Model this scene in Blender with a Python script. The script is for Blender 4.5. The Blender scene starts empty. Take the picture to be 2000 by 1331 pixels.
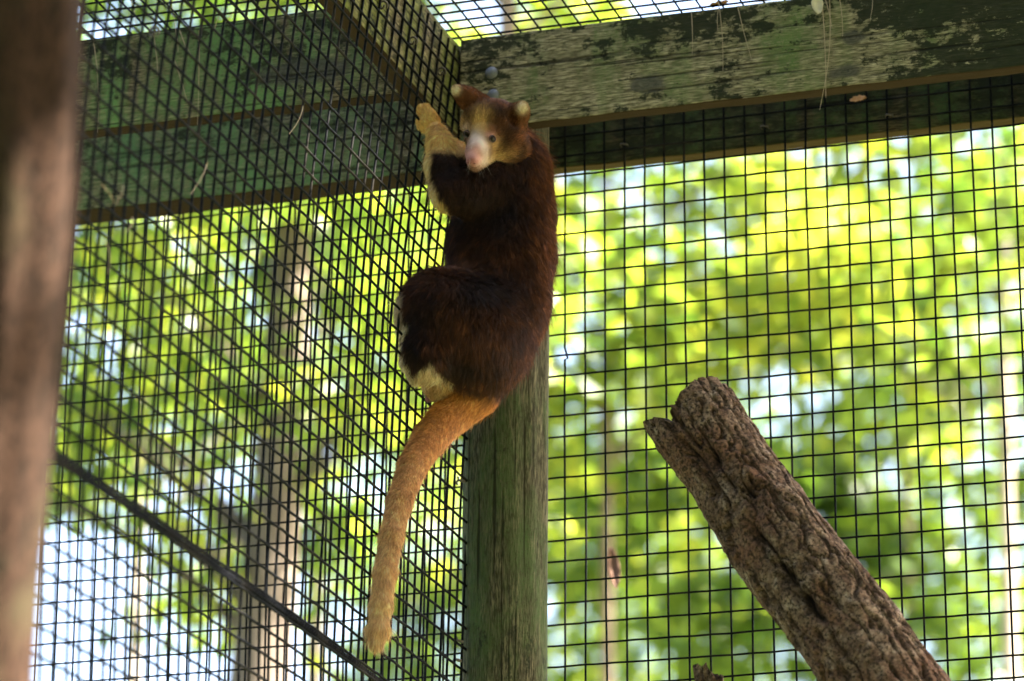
import bpy, bmesh, math
import numpy as np
from mathutils import Vector, Matrix
from mathutils.bvhtree import BVHTree

# ------------------------------------------------------------------ camera, sky, sun, exposure
sc = bpy.context.scene
COL = sc.collection
F = 7500.0
YAW, PIT, ROL = -0.309873639, 0.333025013, 0.0044
ZO = 5.08                                   # height of mesh row 0 above the ground
def cam_rot():
    cy, sy, cp, sp = math.cos(YAW), math.sin(YAW), math.cos(PIT), math.sin(PIT)
    f = np.array([sy*cp, cy*cp, sp]); r = np.array([cy, -sy, 0.]); u = np.cross(r, f)
    cr, sr = math.cos(ROL), math.sin(ROL)
    return np.array([cr*r+sr*u, -sr*r+cr*u, f])
R = cam_rot()
C = -R.T @ np.array([0.130923203, 0.405330173, 9.48038778]) + np.array([0, 0, ZO])
cd = bpy.data.cameras.new('camera'); cam = bpy.data.objects.new('camera', cd); COL.objects.link(cam)
cd.sensor_width = 36.0; cd.lens = F*36/2000; cd.clip_start = .1; cd.clip_end = 2000
M = Matrix.Identity(4)
for i in range(3):
    M[i][0] = R[0][i]; M[i][1] = R[1][i]; M[i][2] = -R[2][i]; M[i][3] = C[i]
cam.matrix_world = M
cd.dof.use_dof = True; cd.dof.focus_distance = 8.65; cd.dof.aperture_fstop = 2.8; cd.dof.aperture_blades = 0
sc.camera = cam

SUN_EL, SUN_AZ = math.radians(43), math.radians(78)   # azimuth from +Y towards +X
S = np.array([math.sin(SUN_AZ)*math.cos(SUN_EL), math.cos(SUN_AZ)*math.cos(SUN_EL), math.sin(SUN_EL)])
w = bpy.data.worlds.new('World'); sc.world = w; w.use_nodes = True
nt = w.node_tree; bg = nt.nodes['Background']
sky = nt.nodes.new('ShaderNodeTexSky'); sky.sky_type = 'NISHITA'; sky.sun_disc = False
sky.sun_elevation = SUN_EL; sky.sun_rotation = SUN_AZ; sky.dust_density = 5.0; sky.air_density = .8; sky.ozone_density = .3
nt.links.new(sky.outputs[0], bg.inputs[0]); bg.inputs[1].default_value = 0.115
sl = bpy.data.lights.new('sun', 'SUN'); sl.energy = 5.0; sl.angle = math.radians(0.53); sl.color = (1, .93, .82)
sun = bpy.data.objects.new('sun', sl); COL.objects.link(sun); sun.location = Vector(S*60)
sun.rotation_euler = Vector(S).to_track_quat('Z', 'Y').to_euler()
sc.view_settings.view_transform = 'Standard'; sc.view_settings.look = 'None'
sc.view_settings.exposure = 3.32; sc.view_settings.gamma = 1.0
sc.cycles.max_bounces = 10; sc.cycles.transparent_max_bounces = 8
sc.cycles.use_denoising = True

# ------------------------------------------------------------------ helpers
rng = np.random.default_rng(11)
def cq(px, py, D): return np.array([D*(px-1000)/F, D*(665.5-py)/F, D])     # camera-frame point
def c2w(q): return C + np.asarray(q) @ R
def at(px, py, D): return c2w(cq(px, py, D))
def on(ax, px, py, v):
    d = cq(px, py, 1.) @ R
    if ax == 2: v = v+ZO
    return C + d*(v-C[ax])/d[ax]
def hsh(i, j, k, s):
    h = (i.astype(np.int64)*374761393 + j.astype(np.int64)*668265263 + k.astype(np.int64)*2147483647 + s*974711) & 0xffffffff
    h = ((h ^ (h >> 13))*1274126177) & 0xffffffff
    h = h ^ (h >> 16)
    return (h & 0xffff)/32767.5-1.
def vnoise(p, s=0):
    p = np.asarray(p, float); i = np.floor(p); f = p-i; i = i.astype(np.int64); f = f*f*(3-2*f)
    o = 0
    for a in (0, 1):
        for b in (0, 1):
            for c in (0, 1):
                wgt = (f[..., 0] if a else 1-f[..., 0])*(f[..., 1] if b else 1-f[..., 1])*(f[..., 2] if c else 1-f[..., 2])
                o = o+wgt*hsh(i[..., 0]+a, i[..., 1]+b, i[..., 2]+c, s)
    return o
def fbm(p, oct=4, s=0):
    o = 0; a = 1.; p = np.asarray(p, float)
    for k in range(oct): o = o+a*vnoise(p*2.**k+k*17.3, s+k); a *= .5
    return o
def tag(o, label=None, cat=None, group=None, kind=None):
    if label: o['label'] = label
    if cat: o['category'] = cat
    if group: o['group'] = group
    if kind: o['kind'] = kind
    return o
def empty(name, loc, label=None, cat=None, group=None):
    o = bpy.data.objects.new(name, None); COL.objects.link(o); o.location = Vector(loc); o.empty_display_size = .1
    return tag(o, label, cat, group)
def link(name, me, mat, parent=None, smooth=True):
    if mat is not None: me.materials.append(mat)
    if smooth: me.polygons.foreach_set('use_smooth', [True]*len(me.polygons))
    o = bpy.data.objects.new(name, me); COL.objects.link(o)
    if parent is not None:
        o.parent = parent; o.matrix_parent_inverse = Matrix.Translation(-parent.location)
    return o
def mk(name, v, f, mat, parent=None, smooth=True):
    me = bpy.data.meshes.new(name); me.from_pydata(np.asarray(v).tolist(), [], [tuple(int(a) for a in q) for q in f]); me.update()
    return link(name, me, mat, parent, smooth)
def quads_mesh(name, v, nq):                      # v: (4*nq,3) loose quads, fast
    me = bpy.data.meshes.new(name)
    me.vertices.add(len(v)); me.vertices.foreach_set('co', np.asarray(v, np.float32).ravel())
    me.loops.add(4*nq); me.loops.foreach_set('vertex_index', np.arange(4*nq, dtype=np.int32))
    me.polygons.add(nq); me.polygons.foreach_set('loop_start', np.arange(nq, dtype=np.int32)*4)
    me.update(); return me
def tube_vf(P, r, n=6, cap=True):
    P = np.asarray(P, float); N = len(P); r = np.broadcast_to(r, (N,))
    T = np.gradient(P, axis=0); T /= np.linalg.norm(T, axis=1)[:, None]
    a = np.array([0, 0, 1.]) if abs(T[0][2]) < .8 else np.array([1., 0, 0])
    U = np.cross(T, a); U /= np.linalg.norm(U, axis=1)[:, None]; V = np.cross(T, U)
    th = np.arange(n)/n*2*np.pi
    v = P[:, None]+r[:, None, None]*(np.cos(th)[None, :, None]*U[:, None]+np.sin(th)[None, :, None]*V[:, None])
    f = [(i*n+j, i*n+(j+1) % n, (i+1)*n+(j+1) % n, (i+1)*n+j) for i in range(N-1) for j in range(n)]
    if cap: f += [tuple(range(n)), tuple((N-1)*n+j for j in reversed(range(n)))]
    return v.reshape(-1, 3), f
def tube(name, P, r, mat, parent=None, n=6):
    v, f = tube_vf(P, r, n); return mk(name, v, f, mat, parent)

# ------------------------------------------------------------------ materials
class N:
    def __init__(s, name):
        s.m = bpy.data.materials.new(name); s.m.use_nodes = True; s.t = s.m.node_tree
        s.b = s.t.nodes['Principled BSDF']; s.out = s.t.nodes['Material Output']
    def n(s, typ, **k):
        x = s.t.nodes.new(typ)
        for a, b in k.items(): setattr(x, a, b)
        return x
    def l(s, a, b): s.t.links.new(a, b)
    def coord(s, scale=(1, 1, 1), kind='Object', loc=(0, 0, 0)):
        c = s.n('ShaderNodeTexCoord'); m = s.n('ShaderNodeMapping'); m.inputs['Scale'].default_value = scale
        m.inputs['Location'].default_value = loc
        s.l(c.outputs[kind], m.inputs[0]); return m.outputs[0]
    def noise(s, vec, scale, detail=6, rough=.55, dist=0):
        x = s.n('ShaderNodeTexNoise'); s.l(vec, x.inputs['Vector']); x.inputs['Scale'].default_value = scale
        x.inputs['Detail'].default_value = detail; x.inputs['Roughness'].default_value = rough; x.inputs['Distortion'].default_value = dist
        return x.outputs[0]
    def ramp(s, fac, stops, interp='LINEAR'):
        x = s.n('ShaderNodeValToRGB'); s.l(fac, x.inputs[0]); e = x.color_ramp.elements; x.color_ramp.interpolation = interp
        while len(e) < len(stops): e.new(.5)
        for a, (p, c) in zip(e, stops): a.position = p; a.color = (*c, 1) if len(c) == 3 else c
        return x.outputs[0]
    def mix(s, fac, a, b, blend='MIX'):
        x = s.n('ShaderNodeMix', data_type='RGBA', blend_type=blend)
        for sock, v in ((x.inputs[0], fac), (x.inputs[6], a), (x.inputs[7], b)):
            if hasattr(v, 'is_linked') or hasattr(v, 'links'): s.l(v, sock)
            elif isinstance(v, (int, float)): sock.default_value = v
            else: sock.default_value = (*v, 1)
        return x.outputs[2]
    def bump(s, h, strength=.5, dist=.002, prev=None):
        x = s.n('ShaderNodeBump'); x.inputs['Strength'].default_value = strength; x.inputs['Distance'].default_value = dist
        s.l(h, x.inputs['Height'])
        if prev is not None: s.l(prev, x.inputs['Normal'])
        return x.outputs[0]
    def math(s, op, a, b=None):
        x = s.n('ShaderNodeMath', operation=op)
        for i, v in enumerate((a, b)):
            if v is None: continue
            if isinstance(v, (int, float)): x.inputs[i].default_value = v
            else: s.l(v, x.inputs[i])
        return x.outputs[0]
W3 = ((0, 0, 0), (1, 1, 1))
def wood(name, axis, light=(.36, .31, .2), dark=(.13, .10, .06), green=(.055, .105, .04), black=(.017, .02, .012),
         gamt=(.44, .62), bamt=(.50, .60), knots=(), seed=0., drip=True, under=(.05, .03, .017), zone=None, xzone=None, crack=(.60, .66)):
    m = N(name)
    st = [60., 60., 60.]; st[axis] = 7.
    big = m.coord((1, 1, 1), loc=(seed, seed*.7, -seed))
    gv = m.coord(tuple(st), loc=(seed, 0, seed))
    grain = m.noise(gv, 1., 5, .6, .6)
    fine = m.noise(m.coord(tuple(q*5 if q > 2 else q*4 for q in st)), 1., 4, .6)
    col = m.ramp(grain, [(.28, dark), (.5, tuple((a+b)/2 for a, b in zip(light, dark))), (.66, light)])
    col = m.mix(m.ramp(fine, [(.42, W3[1]), (.62, W3[0])]), col, tuple(a*.55 for a in dark))
    # green algae, running in drips down the face
    dv = m.coord((7., 7., 2.2) if drip else (4., 4., 4.), loc=(seed*3, 1, 0))
    g = m.noise(dv, 1., 9, .68, .3)
    gm = m.ramp(g, [(gamt[0], W3[0]), (gamt[1], W3[1])])
    sp = m.noise(m.coord((160, 160, 160)), 1., 3, .7)
    gm = m.math('MULTIPLY', gm, m.ramp(sp, [(.30, (.35, .35, .35)), (.55, W3[1])]))
    gcol = m.mix(m.noise(big, 9., 4), green, tuple(a*b for a, b in zip(green, (2.0, 1.75, 1.6))))
    col = m.mix(gm, col, gcol)
    # crisp black mould
    bsc = [34., 34., 34.]; bsc[axis] = 19.
    b = m.noise(m.coord(tuple(bsc), loc=(seed, 5, seed*2)), 1., 12, .74, .2)
    bl = m.noise(big, 2.6, 3, .5)
    bb = m.math('ADD', m.math('MULTIPLY', b, .72), m.math('MULTIPLY', bl, .28))
    tc = m.n('ShaderNodeTexCoord'); sp3 = m.n('ShaderNodeSeparateXYZ'); m.l(tc.outputs['Object'], sp3.inputs[0])
    for ch, zn in (('Z', zone), ('X', xzone)):       # more or less of the black along the height and the length
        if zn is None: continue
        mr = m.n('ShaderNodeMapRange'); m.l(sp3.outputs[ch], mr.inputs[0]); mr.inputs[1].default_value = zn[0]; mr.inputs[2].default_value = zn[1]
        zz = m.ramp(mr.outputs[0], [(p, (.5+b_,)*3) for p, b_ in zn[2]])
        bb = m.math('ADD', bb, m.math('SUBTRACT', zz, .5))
    bm_ = m.ramp(bb, [(bamt[0], W3[0]), (bamt[1], W3[1])])
    bm_ = m.math('MULTIPLY', bm_, .94)
    col = m.mix(bm_, col, m.mix(m.noise(big, 30, 4), black, tuple(a*1.8 for a in black)))
    for (kx, ky, kz, sx, sz) in knots:             # grey knots with a cracked, ringed heart
        kv = m.n('ShaderNodeMapping'); kc = m.n('ShaderNodeTexCoord'); m.l(kc.outputs['Object'], kv.inputs[0])
        kv.vector_type = 'TEXTURE'; kv.inputs['Location'].default_value = (kx, ky, kz); kv.inputs['Scale'].default_value = (sx, 1, sz)
        ln = m.n('ShaderNodeVectorMath', operation='LENGTH'); m.l(kv.outputs[0], ln.inputs[0])
        d = m.math('ADD', ln.outputs['Value'], m.math('MULTIPLY', m.math('SUBTRACT', m.noise(big, 22., 5, .65), .5), 1.1))
        km = m.ramp(d, [(.55, W3[1]), (.95, W3[0])])
        ring = m.math('SINE', m.math('MULTIPLY', d, 26.))
        kcol = m.mix(m.math('ADD', m.math('MULTIPLY', ring, .3), .5), (.05, .048, .04), (.11, .105, .085))
        col = m.mix(m.math('MULTIPLY', km, .85), col, kcol)
    cst = [95., 95., 95.]; cst[axis] = 1.6
    ck = m.noise(m.coord(tuple(cst), loc=(seed, seed, seed)), 1., 3, .5, .2)
    ckm = m.ramp(ck, [(crack[0], W3[0]), (crack[1], W3[1])])
    col = m.mix(m.math('MULTIPLY', ckm, .75), col, (.012, .010, .007))
    # the sawn underside stays brown (no algae there)
    geo = m.n('ShaderNodeNewGeometry'); sx = m.n('ShaderNodeSeparateXYZ'); m.l(geo.outputs['True Normal'], sx.inputs[0])
    dn = m.ramp(m.math('MULTIPLY', sx.outputs['Z'], -1), [(.75, W3[0]), (.9, W3[1])])
    ucol = m.mix(grain, tuple(a*.5 for a in under), under)
    col = m.mix(dn, col, ucol)
    m.l(col, m.b.inputs['Base Color']); m.b.inputs['Roughness'].default_value = .85
    m.b.inputs['Specular IOR Level'].default_value = .05
    h = m.math('ADD', m.math('MULTIPLY', grain, .7), m.math('ADD', m.math('MULTIPLY', fine, .5), m.math('MULTIPLY', sp, .35)))
    h = m.math('SUBTRACT', h, m.math('MULTIPLY', ckm, .8))
    m.l(m.bump(h, .8, .004), m.b.inputs['Normal'])
    return m.m
def simple(name, col, rough=.6, spec=.4, metal=0, var=.25, scale=60):
    m = N(name); n_ = m.noise(m.coord(), scale, 4)
    m.l(m.mix(n_, tuple(c*(1-var) for c in col), tuple(min(1, c*(1+var)) for c in col)), m.b.inputs['Base Color'])
    m.b.inputs['Roughness'].default_value = rough; m.b.inputs['Specular IOR Level'].default_value = spec; m.b.inputs['Metallic'].default_value = metal
    return m.m
def wire_mat():
    m = N('black_coated_wire'); n1 = m.noise(m.coord(), 90., 5, .6); n2 = m.noise(m.coord(), 6., 4, .6)
    c = m.mix(m.ramp(n1, [(.45, W3[0]), (.75, W3[1])]), (.005, .0055, .007), (.018, .019, .019))
    c = m.mix(m.ramp(n2, [(.52, W3[0]), (.7, W3[1])]), c, (.030, .026, .022))
    m.l(c, m.b.inputs['Base Color']); m.b.inputs['Roughness'].default_value = .6; m.b.inputs['Specular IOR Level'].default_value = .015
    m.l(m.bump(n1, .3, .001), m.b.inputs['Normal']); return m.m
WIRE = wire_mat()
GALV = simple('weathered_galvanised_steel', (.17, .175, .19), .5, .4, .3, .35, 140)
RUST = simple('dull_rusty_steel', (.10, .085, .07), .6, .4, .3, .4, 90)

# ------------------------------------------------------------------ ground
gm_ = N('dry_leafy_ground')
gm_.l(gm_.ramp(gm_.noise(gm_.coord(), 1.2, 10, .7), [(.35, (.07, .06, .03)), (.55, (.10, .13, .04)), (.7, (.18, .14, .08))]), gm_.b.inputs['Base Color'])
gm_.b.inputs['Roughness'].default_value = .95
gv = []; gf = []; NG = 80
xs = np.sign(np.linspace(-1, 1, NG))*np.abs(np.linspace(-1, 1, NG))**3*600
for a in xs:
    for b in xs: gv.append((a, b, 0.))
gv = np.array(gv); rr = np.hypot(gv[:, 0], gv[:, 1])
gv[:, 2] = .12*vnoise(np.c_[gv[:, :2]*.35, 0*rr], 3)*np.clip((rr-9)/6, 0, 1)
tag(mk('ground', gv, [(i*NG+j, (i+1)*NG+j, (i+1)*NG+j+1, i*NG+j+1) for i in range(NG-1) for j in range(NG-1)], gm_.m), kind='structure')

# ------------------------------------------------------------------ timber frame
def board(name, lo, hi, axis, mat, parent=None, jit=.0018, seg=70, seed=0):
    lo = np.array(lo, float); hi = np.array(hi, float)
    bm = bmesh.new(); bmesh.ops.create_cube(bm, size=1)
    for v in bm.verts: v.co = Vector(lo+(np.array(v.co)+.5)*(hi-lo))
    bmesh.ops.bevel(bm, geom=list(bm.edges), offset=.005, segments=2, affect='EDGES', profile=.6)
    for k in range(1, seg):
        pt = lo.copy(); pt[axis] = lo[axis]+(hi[axis]-lo[axis])*k/seg; nn = [0, 0, 0]; nn[axis] = 1
        bmesh.ops.bisect_plane(bm, geom=list(bm.verts)+list(bm.edges)+list(bm.faces), plane_co=pt, plane_no=nn)
    bm.verts.ensure_lookup_table()
    co = np.array([v.co[:] for v in bm.verts]); d = np.stack([fbm(co*9+seed+10*i, 3, 7*i) for i in range(3)], 1)*jit; d[:, axis] = 0
    bow = vnoise(np.stack([co[:, axis]*1.1+seed, 0*co[:, 0], 0*co[:, 0]], 1), 5)*.004
    co = co+d; co[:, 2] += bow
    for v, c in zip(bm.verts, co): v.co = c
    me = bpy.data.meshes.new(name); bm.to_mesh(me); bm.free()
    o = link(name, me, mat, parent, False); return o
k1 = on(1, 1265, 165, -.25); k2 = on(1, 1668, 72, -.25); k3 = on(1, 1650, 140, -.25)
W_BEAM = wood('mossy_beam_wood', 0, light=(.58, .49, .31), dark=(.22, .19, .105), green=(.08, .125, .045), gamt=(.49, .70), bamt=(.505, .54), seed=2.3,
              zone=(ZO+.042, ZO+.284, [(0, -.03), (.25, -.045), (.45, -.06), (.65, .0), (1., .045)]), xzone=(-.2, 1.25, [(0, .02), (.2, .0), (.6, -.015), (.74, .03), (.82, .13), (1., .16)]),  # xzone turns the right end of the beam almost wholly dark
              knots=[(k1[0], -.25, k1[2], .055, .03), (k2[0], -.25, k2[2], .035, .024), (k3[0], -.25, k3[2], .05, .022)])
W_SIDE = wood('algae_side_beam_wood', 1, light=(.42, .36, .19), green=(.10, .125, .03), gamt=(.42, .62), bamt=(.51, .57), seed=5.1)
kl = on(1, 590, 140, -.52)
W_LEFT = wood('green_algae_board_wood', 0, light=(.42, .34, .21), green=(.09, .18, .065), gamt=(.40, .60), bamt=(.505, .55), seed=8.4, zone=(ZO+.044, ZO+.284, [(0, -.06), (.5, -.03), (1, .02)]),
              knots=[(kl[0], -.52, kl[2], .16, .045)])
W_BACK = wood('dark_rear_board_wood', 0, light=(.16, .12, .07), dark=(.06, .045, .03), green=(.035, .06, .025), gamt=(.4, .6), bamt=(.46, .58), seed=4.2, under=(.085, .055, .022))  # rear board, in darker tones than the other boards
W_LOW = wood('green_lower_board_wood', 0, light=(.40, .34, .23), green=(.085, .17, .075), gamt=(.38, .60), bamt=(.505, .56), seed=12.4, zone=(ZO+.012, ZO+.2, [(0, -.04), (1, -.01)]))
Z = lambda z: z+ZO
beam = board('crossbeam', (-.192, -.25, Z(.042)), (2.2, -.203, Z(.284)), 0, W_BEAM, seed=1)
tag(beam, 'long mossy crossbeam with two bolt heads and black mould stains, right of the corner post', 'beam')
for px, py in ((960, 143), (963, 187)):
    p = on(1, px, py, -.25); bm = bmesh.new(); bmesh.ops.create_uvsphere(bm, u_segments=20, v_segments=12, radius=.0165)
    for v in bm.verts:
        if v.co.y > 0: v.co.y = 0
        v.co.y *= .5; v.co += Vector((p[0], -.250, p[2]))
    me = bpy.data.meshes.new('bolt_head'); bm.to_mesh(me); bm.free(); link('bolt_head', me, GALV, beam)
sb = board('side_beam', (-.252, -3.4, Z(.044)), (-.2015, -.205, Z(.284)), 1, W_SIDE, seed=4)
tag(sb, 'green mossy beam behind wire mesh running along the top of the mesh partition', 'beam')
tag(board('upper_board', (-2.6, -.52, Z(.044)), (-.2535, -.468, Z(.284)), 0, W_LEFT, seed=7), 'wide green stained board with a grey knot, upper of two seen through the mesh partition', 'board')
tag(board('lower_board', (-2.6, -.105, Z(.012)), (-.226, -.010, Z(.284)), 0, W_LOW, seed=9), 'green stained board below the knotted board, seen through the mesh partition', 'board')
tag(board('rear_board', (-.07, .008, Z(.024)), (2.2, .052, Z(.27)), 0, W_BACK, seed=15), 'dark board behind the wire mesh, just under the long mossy crossbeam', 'board')

def rough_pole(name, P, r, mat, n=48, amp=.002, seed=0, seglen=.03, flat=0):
    P = np.asarray(P, float); L = np.r_[0, np.cumsum(np.linalg.norm(np.diff(P, axis=0), axis=1))]
    k = max(8, int(L[-1]/seglen)); t = np.linspace(0, L[-1], k)
    PP = np.stack([np.interp(t, L, P[:, i]) for i in range(3)], 1)
    for _ in range(6): PP[1:-1] = (PP[:-2]+2*PP[1:-1]+PP[2:])/4
    rr = np.interp(t, L, np.broadcast_to(r, (len(P),)))
    v, f = tube_vf(PP, rr, n); c = np.repeat(PP, n, 0); d = v-c; u = d/np.linalg.norm(d, axis=1)[:, None]
    tt = np.repeat(t, n)
    nn = fbm(np.c_[u[:, 0]*3, u[:, 1]*3+u[:, 2]*1.3, tt*.9]+seed, 3)*amp*2+fbm(np.c_[u[:, 0]*14, u[:, 1]*14, tt*3]+seed, 3)*amp*.5
    return mk(name, v+u*nn[:, None], f, mat)
W_POST = wood('weathered_post_wood', 2, light=(.20, .175, .105), dark=(.06, .055, .032), green=(.042, .07, .026), gamt=(.47, .66), bamt=(.53, .6), seed=3.3, drip=True)
tag(rough_pole('corner_post', [(-.118, -.1, 0), (-.118, -.1, 2), (-.119, -.1, 4), (-.118, -.098, Z(.27))], .1015, W_POST, 64, .0016, 4),
    'round greenish timber corner post standing behind the tree kangaroo', 'post')
W_NEAR = wood('bare_pole_wood', 2, light=(.088, .048, .031), dark=(.03, .018, .012), green=(.035, .03, .017), gamt=(.55, .7), bamt=(.6, .7), seed=6.6)
ctr = [(14, -400), (8, -100), (4, 120), (0, 330), (-14, 500), (-34, 700), (-56, 880), (-78, 1080), (-95, 1331), (-110, 1600)]
PD = 5.2
pts = [at(x, y, PD+(y-600)*-.00006) for x, y in ctr][::-1]
low = np.array(pts[0]); low = low+(low-np.array(pts[2]))/abs(low[2]-pts[2][2])*(low[2]); low[2] = 0
tag(rough_pole('leaning_pole', [low]+pts, .108, W_NEAR, 48, .003, 9), 'blurred brown leaning pole with pale sunlit patches, in front of the mesh partition', 'pole')

# ------------------------------------------------------------------ wire mesh
CW, CH, WR = .0508, .0519, .0027
def wob(t, amp, seed, f=3.): return vnoise(np.stack([t*f+seed*3.7, 0*t+seed*1.3, 0*t+.5], 1), 2)*amp
back = empty('wire_mesh', (0, 0, Z(-2.3)), 'black wire mesh of the back wall, square grid behind the log and the corner post', 'wire mesh')
Zs = np.linspace(-2.3, .2, 60); Xs = np.linspace(-2.25, 1.9, 90)
for i in range(-44, 38):
    x = i*CW; P = np.stack([x+wob(Zs, .0022, i, 5), wob(Zs, .0012, i+99, 4), Zs+ZO], 1)
    if i == 0:                                     # a kinked wire beside the post
        P = np.concatenate([P, [[x+.0065, 0, Z(-.475)], [x-.001, 0, Z(-.445)], [x, 0, Z(-.51)]]]); P = P[np.argsort(P[:, 2])]
    tube('wire', P, WR, WIRE, back)
for j in range(-3, 44):
    z = -j*CH; P = np.stack([Xs, -.0042+wob(Xs, .001, j+40, 4), ZO+z+wob(Xs, .0020, j+7, 5)+.0006*np.sin(Xs/CW*np.pi+j)], 1)
    tube('wire', P, WR*.95, WIRE, back)
# partition: two sheets, sheared and sagging, laced together along a seam
XP = -.1975
def shift(z):                                      # how far the cells lean along the wall
    z = np.asarray(z, float); zz = np.linspace(-2.4, .4, 300)
    d = np.interp(zz, [-2.4, -1.5, -1.45, -1.0, -.65, -.35, .4], [-.05, -.03, .08, .09, .17, .29, .31])
    c = np.r_[0, np.cumsum((d[1:]+d[:-1])/2*np.diff(zz))]; return np.interp(z, zz, c-np.interp(-1.45, zz, c))
part = empty('wire_mesh', (XP, -1.5, Z(-2.3)), 'black wire mesh partition with leaning cells and a laced seam, left of the tree kangaroo', 'wire mesh')
SEAM = -1.452
def bulge(y, z): return .012*np.sin(np.clip((-.2-y)/2.6, 0, 1)*np.pi)*np.clip(-(z-.0)/1., 0, 1)*(1 if True else 0)+.004*vnoise(np.stack([y*2.2, z*2.2, 0*y], 1), 8)*np.clip(-z*3, 0, 1)
YMIN, YMAX = -3.3, -.155
for sheet, (za, zb, n0) in enumerate(((SEAM, .262, 0), (-2.35, SEAM-.004, 1))):
    zs = np.linspace(za, zb, 54)
    for i in range(-14, 74):
        y = YMAX-i*CW+.012*sheet+shift(zs)-shift(.26)*0-.30
        y = y+wob(zs, .003, i+sheet*200, 5)
        m_ = (y < YMAX) & (y > YMIN)
        if m_.sum() < 5: continue
        q = np.stack([XP+bulge(y, zs)+(.006 if sheet else 0), y, zs+ZO], 1)[m_]
        tube('wire', q, WR*1.12, WIRE, part)
    j = 0
    while True:
        z = (SEAM+.012+j*CH) if sheet == 0 else (SEAM-.012-j*CH)
        if z > zb or z < za: break
        ys = np.linspace(YMIN, YMAX, 90); zz = z+wob(ys, .0032, j+sheet*50+300, 4)+.0008*np.sin(ys/CW*np.pi)
        P = np.stack([XP+.0045+bulge(ys, zz)+(.006 if sheet else 0), ys, zz+ZO], 1)
        tube('wire', P, WR*1.12, WIRE, part); j += 1
ys = np.linspace(YMIN, YMAX, 700)
zz = SEAM+wob(ys, .003, 77, 4)
for k, ph in enumerate((0, math.pi)):              # lacing wire twisted round the overlapping edges
    a = ys*2*np.pi/.028+ph
    P = np.stack([XP+.006+bulge(ys, zz)+.0032*np.cos(a), ys, zz+ZO+.0042*np.sin(a)], 1)
    tube('seam_wire', P, .0033*(1+.15*vnoise(np.stack([ys*30, ys*0, ys*0+k], 1))), WIRE, part, 6)
# roof mesh
roof = empty('wire_mesh', (0, -1.6, Z(.29)), 'black wire mesh roof lying on the timber beams overhead', 'wire mesh')
ysr = np.linspace(-3.2, -.12, 60)
for i in range(-44, 38):
    P = np.stack([i*CW+.012+wob(ysr, .0025, i+500, 4), ysr, Z(.2915)+wob(ysr, .002, i+600, 3)], 1); tube('wire', P, WR, WIRE, roof)
for j in range(0, 60):
    P = np.stack([Xs, -.14-j*CW+wob(Xs, .0025, j+700, 4), Z(.2960)+wob(Xs, .002, j+800, 3)], 1); tube('wire', P, WR, WIRE, roof)
# ties and staples
def tie(p, ax, r, parent, name='wire_tie'):
    a = np.linspace(0, 2.0*np.pi*1.15, 40); A = np.array(ax, float); A /= np.linalg.norm(A)
    u = np.cross(A, [.3, .5, .8]); u /= np.linalg.norm(u); v = np.cross(A, u)
    P = np.array(p)+r*(np.cos(a)[:, None]*u+np.sin(a)[:, None]*v)+A*(a[:, None]-3.6)*.0022
    tube(name, P, .0026, RUST, parent, 6)
for px, py in ((748, 10), (806, 80), (862, 140), (300, 62)):
    p = on(0, px, py, XP+.004); tie(p, (.3, 1, .4), .0085, part)
for px, py in ((897, 840), (900, 940), (897, 1253), (893, 1290)):
    p = on(0, px, py, XP+.002); tie(p, (.2, .3, 1), .009, part)
for px, py in ((1218, 283), (1492, 248), (1736, 226)):
    p = on(1, px, py, -.004)
    a = np.linspace(0, np.pi, 14); P = np.stack([p[0]+.0085*np.cos(a), -.001-.009*np.sin(a), p[2]+.001*np.cos(3*a)], 1)
    P = np.concatenate([[[p[0]+.0085, .012, p[2]]], P, [[p[0]-.0085, .012, p[2]]]]); tube('staple', P, .0021, RUST, back, 6)

# ------------------------------------------------------------------ log
def bark_mat():
    m = N('furrowed_bark'); at_ = m.n('ShaderNodeAttribute', attribute_name='crack')
    v = m.coord(); n1 = m.noise(v, 26., 10, .7, .4); n2 = m.noise(v, 130., 6, .7); n3 = m.noise(v, 7., 4, .6)
    c = m.ramp(n1, [(.30, (.035, .02, .014)), (.45, (.13, .078, .05)), (.58, (.24, .165, .115)), (.72, (.40, .33, .26))])
    c = m.mix(m.ramp(n3, [(.5, W3[0]), (.64, W3[1])]), c, m.mix(n2, (.09, .042, .028), (.22, .115, .07)))
    c = m.mix(m.ramp(n2, [(.40, W3[1]), (.55, W3[0])]), c, (.03, .022, .016))
    c = m.mix(m.ramp(n2, [(.64, W3[0]), (.72, W3[1])]), c, (.26, .26, .22))
    c = m.mix(at_.outputs['Fac'], c, (.014, .010, .008))
    m.l(c, m.b.inputs['Base Color']); m.b.inputs['Roughness'].default_value = .9; m.b.inputs['Specular IOR Level'].default_value = .06
    m.l(m.bump(m.math('ADD', n1, m.math('MULTIPLY', n2, .5)), .7, .005), m.b.inputs['Normal']); return m.m
BARK = bark_mat()
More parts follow.
